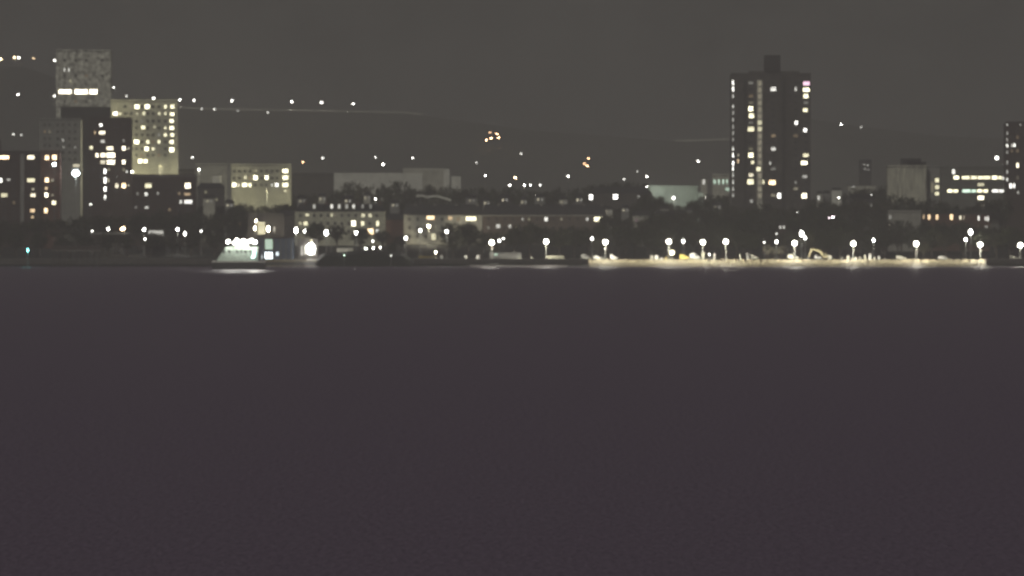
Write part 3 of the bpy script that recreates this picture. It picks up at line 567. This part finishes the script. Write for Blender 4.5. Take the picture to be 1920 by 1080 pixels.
for i in range(9):
    for y in (.5, 3.5): MB().tube((-hw + .6 + i * (2 * hw - 1.2) / 8, y, -3), (-hw + .6 + i * (2 * hw - 1.2) / 8, y, 7.2), .22, .22).build('pile', M['wood'], r)
r = thing('pier', 'long dark pier deck carrying four lamps at left', 'pier', (xat(204, 5165), 5165, 0))
hw = 36 * 5165 / F; gz = ground_z(0, 5165); zt = at(0, 434, 5165).z
MB().box(-hw, hw, 0, 8, zt - 1.2, zt - .6).build('deck', M['grey'], r)
for i in range(7):
    xx = -hw + .6 + i * (2 * hw - 1.2) / 6; MB().tube((xx, 3, gz - 1), (xx, 3, zt - 1.2), .3, .3).build('pile', M['wood'], r)
# sea wall pieces left and right of the beach
for a, b_, lab in ((-300, 397, 'long unlit sea wall left of the hovercraft'), (775, 904, 'unlit sea wall section under the yellow boat'), (905, 1062, 'sea wall section under the first two promenade lamps'), (1063, 1103, 'short dark sea wall left of the bright beach'), (1849, 2250, 'dark sea wall right of the bright beach')):
    x0, x1 = xat(a, 5010), xat(b_, 5010)
    o = thing('sea_wall', lab, 'sea wall', ((x0 + x1) / 2, 5010, 0)); hw = (x1 - x0) / 2
    MB().prism([(-hw, -1), (hw, -1), (hw, 3.3), (-hw, 3.3)], 0, 12).build('wall', M['darkcon'], o)
    MB().box(-hw, hw, -.15, .5, 3.303, 3.55).build('coping', M['concrete'], o)

# ------------------------------------------------------------------ vehicles and small things on the shore
def van(px, pyb, Y, label, cat='van', L=5.0, H=2.4, body=None, rz=0, name='van', group=None):
    p = at(px, pyb, Y); z = max(ground_z(p.x, Y), 3.06) if Y > 5020 else p.z
    r = thing(name, label, cat, (p.x, Y, z), group, rz); h = L / 2; bm = body or M['vanwhite']
    MB().prism([(-h, .35), (h, .35), (h, H * .5), (h - .9, H * .58), (h - 1.5, H * .97), (-h + .15, H), (-h, H * .9)], -1, 1).build('body', bm, r)
    MB().prism([(h - .95, H * .6), (h - 1.45, H * .93), (h - 2.3, H * .93), (h - 2.3, H * .6)], -1.02, 1.02).build('side_window', M['glass'], r)
    for x in (-h + .9, h - .9):
        for y in (-.95, .95): MB().tube((x, y - .12, .35), (x, y + .12, .35), .36, .36, 12).build('wheel', M['rubber'], r)
    for y in (-.7, .7): MB().box(h - .02, h + .04, y - .2, y + .2, .75, 1.0).build('headlight', M['pale'], r)
    return r
van(1303, 485, 5032, 'large white van under the fifth promenade lamp', L=4.6, H=2.9)
van(1283, 485, 5031, 'yellow van left of the large white van', L=4.2, H=2.2, body=M['yellow'])
van(1098, 487, 5031.5, 'grey van at the left end of the bright beach', L=3.8, H=2.4, body=M['grey'])
van(1122, 487, 5031, 'low pale car left of third promenade lamp base', 'car', L=4.2, H=1.5, name='parked_car')
van(1151, 487, 5030, 'small bright white van right of third promenade lamp', L=3.2, H=2.2)
van(1415, 486, 5031, 'small pale van between sixth promenade lamp and bare trees', L=3.0, H=2.2, body=M['pale'])
van(1487, 487, 5030, 'long pale van at the foot of the seventh promenade lamp', L=4.8, H=2.3, body=M['pale'])
van(1534, 488, 5030, 'white van under the raised arm of the excavator', L=3.0, H=2.0)
van(1768, 488, 5031.5, 'low pale car between the ninth and tenth promenade lamps', 'car', L=4.3, H=1.5, name='parked_car')
van(1690, 488, 5031.5, 'pale car left of ninth promenade lamp', 'car', L=4.4, H=1.6, body=M['pale'], name='parked_car')
van(1902, 486, 5050, 'dim pale car right of the tenth promenade lamp', 'car', L=4.4, H=1.6, body=M['pale'], name='parked_car')
# lit bus
Y = 5130; p = at(292, 441, Y); gz = ground_z(p.x, Y)
r = thing('bus', 'long white lit bus standing between the left lamps', 'bus', (p.x, Y, gz)); hw = 15 * Y / F; zb = at(0, 441, Y).z - gz; zt = at(0, 431, Y).z - gz
MB().box(-hw - 1, hw + 1, -1.5, 3, -.5, zb - .9).build('platform', M['dark'], r)
MB().prism([(-hw, zb - .5), (hw, zb - .5), (hw, zt - .3), (hw - .3, zt), (-hw + .2, zt)], 0, 2.4).build('body', M['vanwhite'], r)
MB().box(-hw + .4, hw - .4, -.04, .0, zb + .75, zt - .45).build('side_window', glow(WHITE, .9), r)
for x in (-hw + 1.2, hw - 1.2): MB().tube((x, -.05, zb - .5), (x, .25, zb - .5), .4, .4, 12).build('wheel', M['rubber'], r)
# boat hull, cabinets, posts
Y = 5024; p = at(800, 481, Y); z0 = 3.04
r = thing('boat', 'long pale yellow boat on trailer behind the sea wall', 'boat', (p.x, Y, z0))
bb = MB(); n = 12; prof = []
for i in range(n + 1):
    u = i / n; x = -3.7 + 7.4 * u; wd = 1.15 * (1 - max(0, (u - .45) / .55) ** 2 * .85); zz = 1.0 + .5 * max(0, u - .3) ** 2
    prof.append([(x, -wd, zz + .75 - u * .55), (x, -wd * .75, zz - .1 + u * .1), (x, 0, zz - .35 + u * .25), (x, wd * .75, zz - .1 + u * .1), (x, wd, zz + .75 - u * .55)])
for q in prof: bb.v += q
for i in range(n):
    for j in range(5): a = i * 5 + j; b2 = i * 5 + (j + 1) % 5; bb.f.append((a, b2, b2 + 5, a + 5)); bb.m.append(0)
bb.f += [(0, 1, 2, 3, 4), tuple(n * 5 + j for j in (4, 3, 2, 1, 0))]; bb.m += [0, 0]
bb.build('hull', M['yellow'], r); MB().box(-3, 3.4, -.5, .5, .4, .55).build('trailer', M['metal'], r)
for y in (-.8, .8): MB().tube((-.3, y - .1, .32), (-.3, y + .1, .32), .32, .32, 12).build('wheel', M['rubber'], r)
def post(px, pyt, w_, h_, Y, label, cat, name, m, group=None):
    p = at(px, pyt, Y); z = 3.08 if Y > 5022 else lerp_table([(4999, -.1), (5003, .9), (5008, 1.6), (5014, 2.35), (5022, 2.95)], Y)
    r = thing(name, label, cat, (p.x, Y, z - .1), group); H = max(p.z - z, h_ * .4) + .1; k = w_ * Y / F / 2
    MB().box(-k, k, -k, k, 0, H * .93).build('body', m, r)
    MB().box(-k * 1.15, k * 1.15, -k * 1.15, k * 1.15, H * .93 + .002, H).build('cap', M['concrete'], r)
post(828, 478, 5, 2, 5031.5, 'white bin right of the yellow boat', 'bin', 'bin', M['vanwhite'])
post(873, 478, 5, 2, 5031.5, 'white bin left of the first promenade lamp, further one', 'bin', 'bin', M['vanwhite'])
post(896, 479, 5, 2, 5031.5, 'white bin left of the first promenade lamp, nearer one', 'bin', 'bin', M['vanwhite'])
post(974, 481, 4, 2, 5031.5, 'dim bin right of the low kiosk, left one', 'bin', 'bin', M['pale']); post(997, 481, 4, 2, 5031.5, 'dim bin right of the low kiosk, right one', 'bin', 'bin', M['pale'])
post(1222, 478, 5, 2, 5030, 'grey cabinet left of fourth promenade lamp, left of two', 'cabinet', 'cabinet', M['pale']); post(1231, 478, 6, 2, 5030, 'pale cabinet left of fourth promenade lamp, right of two', 'cabinet', 'cabinet', M['vanwhite'])
post(1240, 483, 3, 1, 5030, 'short post right of the two cabinets', 'post', 'marker_post', M['vanwhite'])
post(1249, 480, 2.5, 2, 5032, 'slim post at the foot of the fourth promenade lamp', 'post', 'marker_post', M['yellow'])
post(1318, 472, 5, 3, 5029, 'tall cream board under the fifth promenade lamp', 'board', 'notice_board', M['cream'])
post(1340, 475, 3, 2, 5032, 'slim post left of the sixth promenade lamp', 'post', 'marker_post', M['vanwhite'])
post(1388, 475, 2.5, 2, 5032, 'slim grey post right of the sixth promenade lamp', 'post', 'marker_post', M['pale']); post(1402, 474, 5, 2, 5030, 'grey cabinet right of the sixth promenade lamp', 'cabinet', 'cabinet', M['grey'])
post(1556, 478, 6, 2, 5030, 'pale cabinet right behind the excavator body', 'cabinet', 'cabinet', M['pale'])
pp = [(1578, 482, 3), (1590, 479, 3), (1597, 483, 4), (1604, 482, 3.5), (1612, 482, 2.5), (1622, 478, 2.5), (1626, 486, 3), (1631, 476, 4.5), (1640, 481, 2.5), (1648, 480, 3.5), (1659, 484, 3)]
for i, (a, b_, w_) in enumerate(pp):
    post(a, b_, w_, 1.2, 5028 + (i * 7) % 5, 'white marker post on the beach crest, %s of eleven around the eighth lamp' % ORD[i], 'post', 'marker_post', M['vanwhite'] if w_ > 3 else M['pale'], 'white posts on the beach crest')
# rocks that make the ragged crest of the beach
rnd = random.Random(11); rk = [(xx, rnd.uniform(.35, .8)) for xx in [1112 + i * 16.5 + rnd.uniform(-5, 5) for i in range(44)]]
rock_me = []
for k in range(4):
    b0 = MB().ball((0, 0, 0), 1, .8, .6, a=7, b=5); b0.v = [(x * rnd.uniform(.8, 1.2), y * rnd.uniform(.8, 1.2), z * rnd.uniform(.8, 1.2)) for x, y, z in b0.v]; rock_me.append(b0.mesh('boulder', M['beach']))
# ------------------------------------------------------------------ excavator
Y = 5031; p = at(1548, 488, Y); bx = p.x; z0 = 3.05
r = thing('excavator', 'pale yellow excavator on the beach with its arm raised and bent', 'excavator', (bx, Y, z0))
P = lambda px, py: (xat(px, Y) - bx, 0, at(0, py, Y).z - z0)
for y in (-1.1, 1.1): MB().prism([(-1.6, 0), (1.6, 0), (1.9, .4), (1.6, .8), (-1.6, .8), (-1.9, .4)], y - .3, y + .3).build('track', M['rubber'], r)
MB().prism([(-1.2, .85), (1.9, .85), (1.9, 1.9), (.4, 2.0), (-1.2, 1.7)], -1.3, 1.3).build('body', M['digger'], r)
cb = MB().prism([(-1.3, 1.0), (.1, 1.0), (.1, 2.8), (-1.0, 2.8)], -1.35, -.3).build('cab', M['digger'], r); MB().box(-1.0, -.1, -1.38, -1.34, 1.7, 2.6).build('window', M['glass'], cb)
a, b_, c_ = P(1545, 480), P(1535, 470), P(1522, 467)
MB().tube(a, b_, .45, .42, 6).tube(b_, c_, .42, .32, 6).build('boom', M['digger'], r)
e = P(1515, 486); MB().tube(c_, e, .36, .25, 6).build('stick', M['digger'], r)
MB().prism([(e[0] - .7, .1), (e[0] + .5, .0), (e[0] + .7, .7), (e[0] + .1, 1.1), (e[0] - .3, .9)], -.6, .6).build('bucket', M['metal'], r)


# cream barrier, dinghy
Y = 5024; p = at(1040, 490, Y); r = thing('barrier', 'long low cream barrier right of the second promenade lamp', 'barrier', (p.x, Y, 3.04)); hw = 17 * Y / F
MB().box(-hw, hw, -.1, .1, .3, 1.75).build('panel', M['cream'], r)
for i in range(4): MB().box(-hw + .3 + i * (2 * hw - .6) / 3 - .1, -hw + .3 + i * (2 * hw - .6) / 3 + .1, -.3, .3, 0, .29).build('foot', M['concrete'], r)
Y = 5004; p = at(925, 494, Y); r = thing('dinghy', 'small white dinghy on the slipway below the first promenade lamp', 'boat', (p.x, Y, .5))
dm = MB(); n = 10
for i in range(n + 1):
    u = i / n; x = -2.3 + 4.6 * u; wd = .8 * (1 - max(0, (u - .4) / .6) ** 2 * .9)
    dm.v += [(x, -wd, .75 + .15 * u), (x, -wd * .6, .1), (x, 0, 0), (x, wd * .6, .1), (x, wd, .75 + .15 * u)]
for i in range(n):
    for j in range(4): k = i * 5 + j; dm.f.append((k, k + 1, k + 6, k + 5)); dm.m.append(0)
dm.f.append((0, 4, 3, 2, 1)); dm.m.append(0); dm.build('hull', M['vanwhite'], r)
for x in (-.9, .5): MB().box(x - .15, x + .15, -.7, .7, .5, .56).build('thwart', M['wood'], r)
# ------------------------------------------------------------------ trees
def crown_mesh(seed, R_, Hc, n, leafm, sparse=1.0):
    rnd = random.Random(seed); m = MB()
    for i in range(n):
        while True:
            x, y, z = rnd.uniform(-1, 1), rnd.uniform(-1, 1), rnd.uniform(-1, 1); d = x * x + y * y + z * z
            if .15 < d < 1: break
        c = Vector((x * R_, y * R_, Hc + z * R_ * .78)); cr = R_ * rnd.uniform(.14, .26)
        for k in range(int(20 * sparse)):
            q = c + Vector((rnd.gauss(0, 1), rnd.gauss(0, 1), rnd.gauss(0, .8))) * cr * .6
            u = Vector((rnd.gauss(0, 1), rnd.gauss(0, 1), rnd.gauss(0, 1))).normalized(); w_ = u.orthogonal().normalized(); v = u.cross(w_)
            s_ = rnd.uniform(.25, .55)
            m.face([q - w_ * s_, q + v * s_ * .6, q + w_ * s_, q - v * s_ * .6])
    return m.mesh('crown', leafm)
def trunk_mesh(seed, R_, Hc):
    rnd = random.Random(seed + 50); m = MB(); m.tube((0, 0, -1.5), (0, 0, Hc * .6), .42, .28, 8)
    for k in range(7):
        a_ = k * .9 + rnd.uniform(-.3, .3); s0 = Hc * rnd.uniform(.4, .6)
        e_ = Vector((math.cos(a_) * R_ * .6, math.sin(a_) * R_ * .6, Hc + rnd.uniform(-.1, .5) * R_))
        m.tube((0, 0, s0), e_, .18, .05, 6)
    return m.mesh('trunk', M['bark'])
KIND = []
for sd_, R_, Hc, n, lm in ((1, 5.2, 8.5, 75, 'leaf'), (2, 4.4, 9.5, 60, 'leaf2'), (3, 6.0, 8.5, 95, 'leaf'), (4, 3.6, 6.5, 50, 'leaf'), (5, 5.0, 9, 42, 'twig')):
    KIND.append((crown_mesh(sd_, R_, Hc, n, M[lm], .55 if lm == 'twig' else 1.1), trunk_mesh(sd_, R_, Hc), R_, Hc + R_ * .78))
LAND = [(157, 150, 'mottled white tower'), (270, 250, 'cream slab block'), (207, 300, 'dark brick tower'), (20, 350, 'amber windowed flats'), (94, 350, 'narrow apartment block'), (305, 360, 'low brick flats'), (490, 335, 'cream office'), (708, 340, 'long white shed'), (855, 340, 'bright end house'),
        (638, 410, 'dormered hotel'), (812, 370, 'curved canopy'), (840, 420, 'terrace left end'), (945, 420, 'terrace middle'), (1110, 420, 'terrace right end'), (1262, 365, 'green hall'), (1350, 345, 'small pale block'), (1410, 300, 'dark tower left side'), (1490, 300, 'dark tower right side'), (1569, 355, 'pale roofed cottage'), (1700, 340, 'streaky block'),
        (1820, 345, 'strip windowed office'), (1780, 408, 'red brick row'), (1690, 410, 'dim lower block'), (1900, 300, 'right edge tower'), (452, 470, 'hovercraft'), (500, 425, 'pavilion bay'), (292, 436, 'lit bus'), (203, 430, 'pier lamps'), (52, 469, 'cyan light'), (680, 485, 'dark mound'), (1562, 407, 'pink signal light'), (1466, 426, 'tiny cottage'), (1160, 370, 'low wide hall'), (1535, 475, 'excavator'),
        (800, 477, 'yellow boat')] + [(a, b_, ORD[i] + ' promenade lamp') for i, (a, b_) in enumerate(zip(PL, PY))]
used = set()
def where(px, py, stem_):
    for (a, b_, nm) in sorted(LAND, key=lambda l: abs(l[0] - px) + 1.3 * abs(l[1] - py)):
        dx, dy = px - a, py - b_
        h = '' if abs(dx) < 9 else ('right' if dx > 0 else 'left'); v = '' if abs(dy) < 14 else ('below' if dy > 0 else 'above')
        rel = ('%s and %s of' % (v, h) if v and h else (v if v else (h + ' of' if h else 'right behind')))
        t_ = '%s %s the %s' % (stem_, rel, nm)
        if t_ not in used: used.add(t_); return t_
    return stem_
def tree(px, pyt, Y, k, stem_='dark leafy tree', group='dark trees', sc=None):
    X_ = xat(px, Y); gz = ground_z(X_, Y); H = at(0, pyt, Y).z - gz
    cm, tm, R_, Ht = KIND[k]; s_ = max(.35, H / Ht)
    r = thing('tree', where(px, pyt + 12, stem_), 'tree', (X_, Y, gz), group, random.uniform(0, 6.28))
    w_ = min(s_, 1.25) * random.uniform(.95, 1.15) if sc is None else sc
    r.scale = (w_, w_, s_)
    place('crown', cm, r, (0, 0, 0)); place('trunk', tm, r, (0, 0, 0))
rt = random.Random(21)
# front belt behind the promenade lamps
px = 850
while px < 1900:
    top = (433 if px > 1120 else 424) + rt.uniform(-7, 7)
    if 900 < px < 960: top += 8
    tree(px, top, rt.uniform(5075, 5120), rt.choice((0, 1, 2, 0, 3)), 'dark leafy seafront tree', 'trees behind the promenade'); px += rt.uniform(24, 33)
px = 1140
while px < 1720:
    tree(px, 408 + rt.uniform(-8, 8), rt.uniform(5170, 5215), rt.choice((0, 1, 2)), 'tall dark tree', 'trees behind the promenade'); px += rt.uniform(32, 42)
# belt between terraces and the blocks behind
def belt(x0, x1, ys_, Y0, Y1, st, stem_, group, kinds=(0, 1, 2)):
    px = x0
    while px < x1:
        u = (px - x0) / (x1 - x0); y = lerp_table(ys_, px)
        tree(px, y + rt.uniform(-4, 4), rt.uniform(Y0, Y1), rt.choice(kinds), stem_, group); px += rt.uniform(st * .85, st * 1.15)
belt(368, 1104, [(368, 366), (560, 364), (620, 358), (660, 346), (700, 348), (755, 345), (780, 352), (830, 352), (870, 354), (1000, 358), (1104, 356)], 5900, 5980, 30, 'dark background tree', 'trees behind the terraces')
belt(380, 800, [(380, 388), (540, 385), (700, 378), (800, 384)], 5480, 5540, 36, 'dark bushy tree', 'trees behind the terraces')
belt(1110, 1216, [(1110, 347), (1216, 345)], 5900, 5960, 26, 'dark background tree', 'trees behind the terraces')
belt(1110, 1380, [(1110, 388), (1200, 386), (1216, 362), (1240, 371), (1262, 384), (1285, 386), (1300, 376), (1330, 366), (1380, 362)], 5560, 5620, 22, 'dark bushy tree', 'trees below the dark tower', (0, 1, 3))
belt(1225, 1665, [(1225, 398), (1380, 385), (1420, 388), (1520, 384), (1600, 376), (1665, 374)], 5290, 5340, 30, 'dark broad tree', 'trees below the dark tower')
belt(1525, 1665, [(1525, 378), (1580, 362), (1620, 352), (1665, 350)], 5700, 5760, 24, 'dark background tree', 'trees below the dark tower')
belt(1672, 1900, [(1672, 372), (1740, 376), (1800, 386), (1860, 372), (1900, 372)], 5290, 5340, 26, 'dark rounded tree', 'trees below the streaky block')
belt(1740, 1910, [(1740, 420), (1910, 425)], 5180, 5210, 32, 'dark low tree', 'trees below the streaky block')
belt(5, 470, [(0, 415), (120, 405), (250, 400), (370, 396), (470, 392)], 5210, 5250, 38, 'dark shadowy tree', 'trees on the left shore')
belt(-10, 460, [(0, 440), (460, 438)], 5105, 5125, 40, 'dark low shore tree', 'trees on the left shore', (3, 0))
belt(590, 760, [(590, 418), (600, 408), (640, 425), (760, 440)], 5180, 5220, 40, 'dark tree', 'trees in front of the hotel', (3, 1))
belt(535, 600, [(535, 380), (600, 372)], 5600, 5640, 30, 'dark tree', 'trees in front of the hotel', (3, 1))
tree(735, 455, 5024, 3, 'round dark bush', 'bushes on the shore', .55)
for a, b_ in ((1440, 460), (1452, 463), (1466, 460)): tree(a, b_, 5034, 4, 'bare lit tree', 'bare trees on the beach crest', .5)
for a, b_, Y in ((1518, 436, 5074), (1731, 457, 5036), (928, 458, 5050), (1120, 447, 5058), (1808, 455, 5066)): tree(a, b_, Y, 1, 'lamplit green tree', 'trees lit by lamps', .55)
for px, py, wd, m_, st in ((392, 372, 22, 'pale', .4), (430, 380, 16, 'grey', .6), (566, 372, 18, 'grey', .3), (604, 368, 14, 'pale', .5), (652, 372, 20, 'darkcon', .8), (688, 366, 12, 'pale', .4), (740, 380, 18, 'grey', .5), (884, 371, 22, 'grey', .3), (912, 376, 12, 'pale', .5),
        (946, 370, 24, 'darkcon', .8), (982, 374, 12, 'pale', .35), (1012, 369, 20, 'grey', .6), (1056, 374, 16, 'pale', .3), (1086, 370, 12, 'grey', .9), (1140, 392, 18, 'pale', .3), (1172, 389, 14, 'grey', .4), (1246, 392, 16, 'pale', .25), (1292, 394, 12, 'grey', .3), (1345, 384, 16, 'grey', .5), (1630, 380, 16, 'grey', .4)):
    building('house', where(px, py, {'pale': 'dim pale gabled house', 'grey': 'dim grey gabled house', 'darkcon': 'dark wide gabled house'}[m_]), 'house', px - wd / 2, px + wd / 2, py, 5475, 9, M[m_],
             [(px - 3, py + 5, 4, 5, st, WARM), (px + 4, py + 5, 3, 5, st * .5, WHITE)], storey=12, roof=('pitched', 6, wd * .2), group='houses between the trees')
# boulders along the beach crest
for i, (a, sz) in enumerate(rk):
    o = bpy.data.objects.new('boulder', rock_me[i % 4]); COL.objects.link(o)
    Yb = 5016 + (i * 5) % 5; o.location = (xat(a, Yb), Yb, 2.75 + (Yb - 5016) * .07); o.scale = (sz * 1.3, sz, sz); o.rotation_euler.z = i
    o['category'] = 'boulder'; o['group'] = 'boulders along the beach crest'
    o['label'] = where(a, 486, 'pale boulder on beach crest'); LABELS[o['label']] = o.name

# ------------------------------------------------------------------ haze
hz = MB().box(-4600, 4600, -400, 14600, -6, 215)
hm = bpy.data.materials.new('haze'); hm.use_nodes = True; t = hm.node_tree; t.nodes.clear()
vo = t.nodes.new('ShaderNodeVolumePrincipled'); mo = t.nodes.new('ShaderNodeOutputMaterial'); t.links.new(vo.outputs[0], mo.inputs['Volume'])
vo.inputs['Color'].default_value = (.76, .76, .73, 1); vo.inputs['Density'].default_value = 1.5e-4; vo.inputs['Anisotropy'].default_value = .2
h = hz.build('haze', hm); h['kind'] = 'stuff'
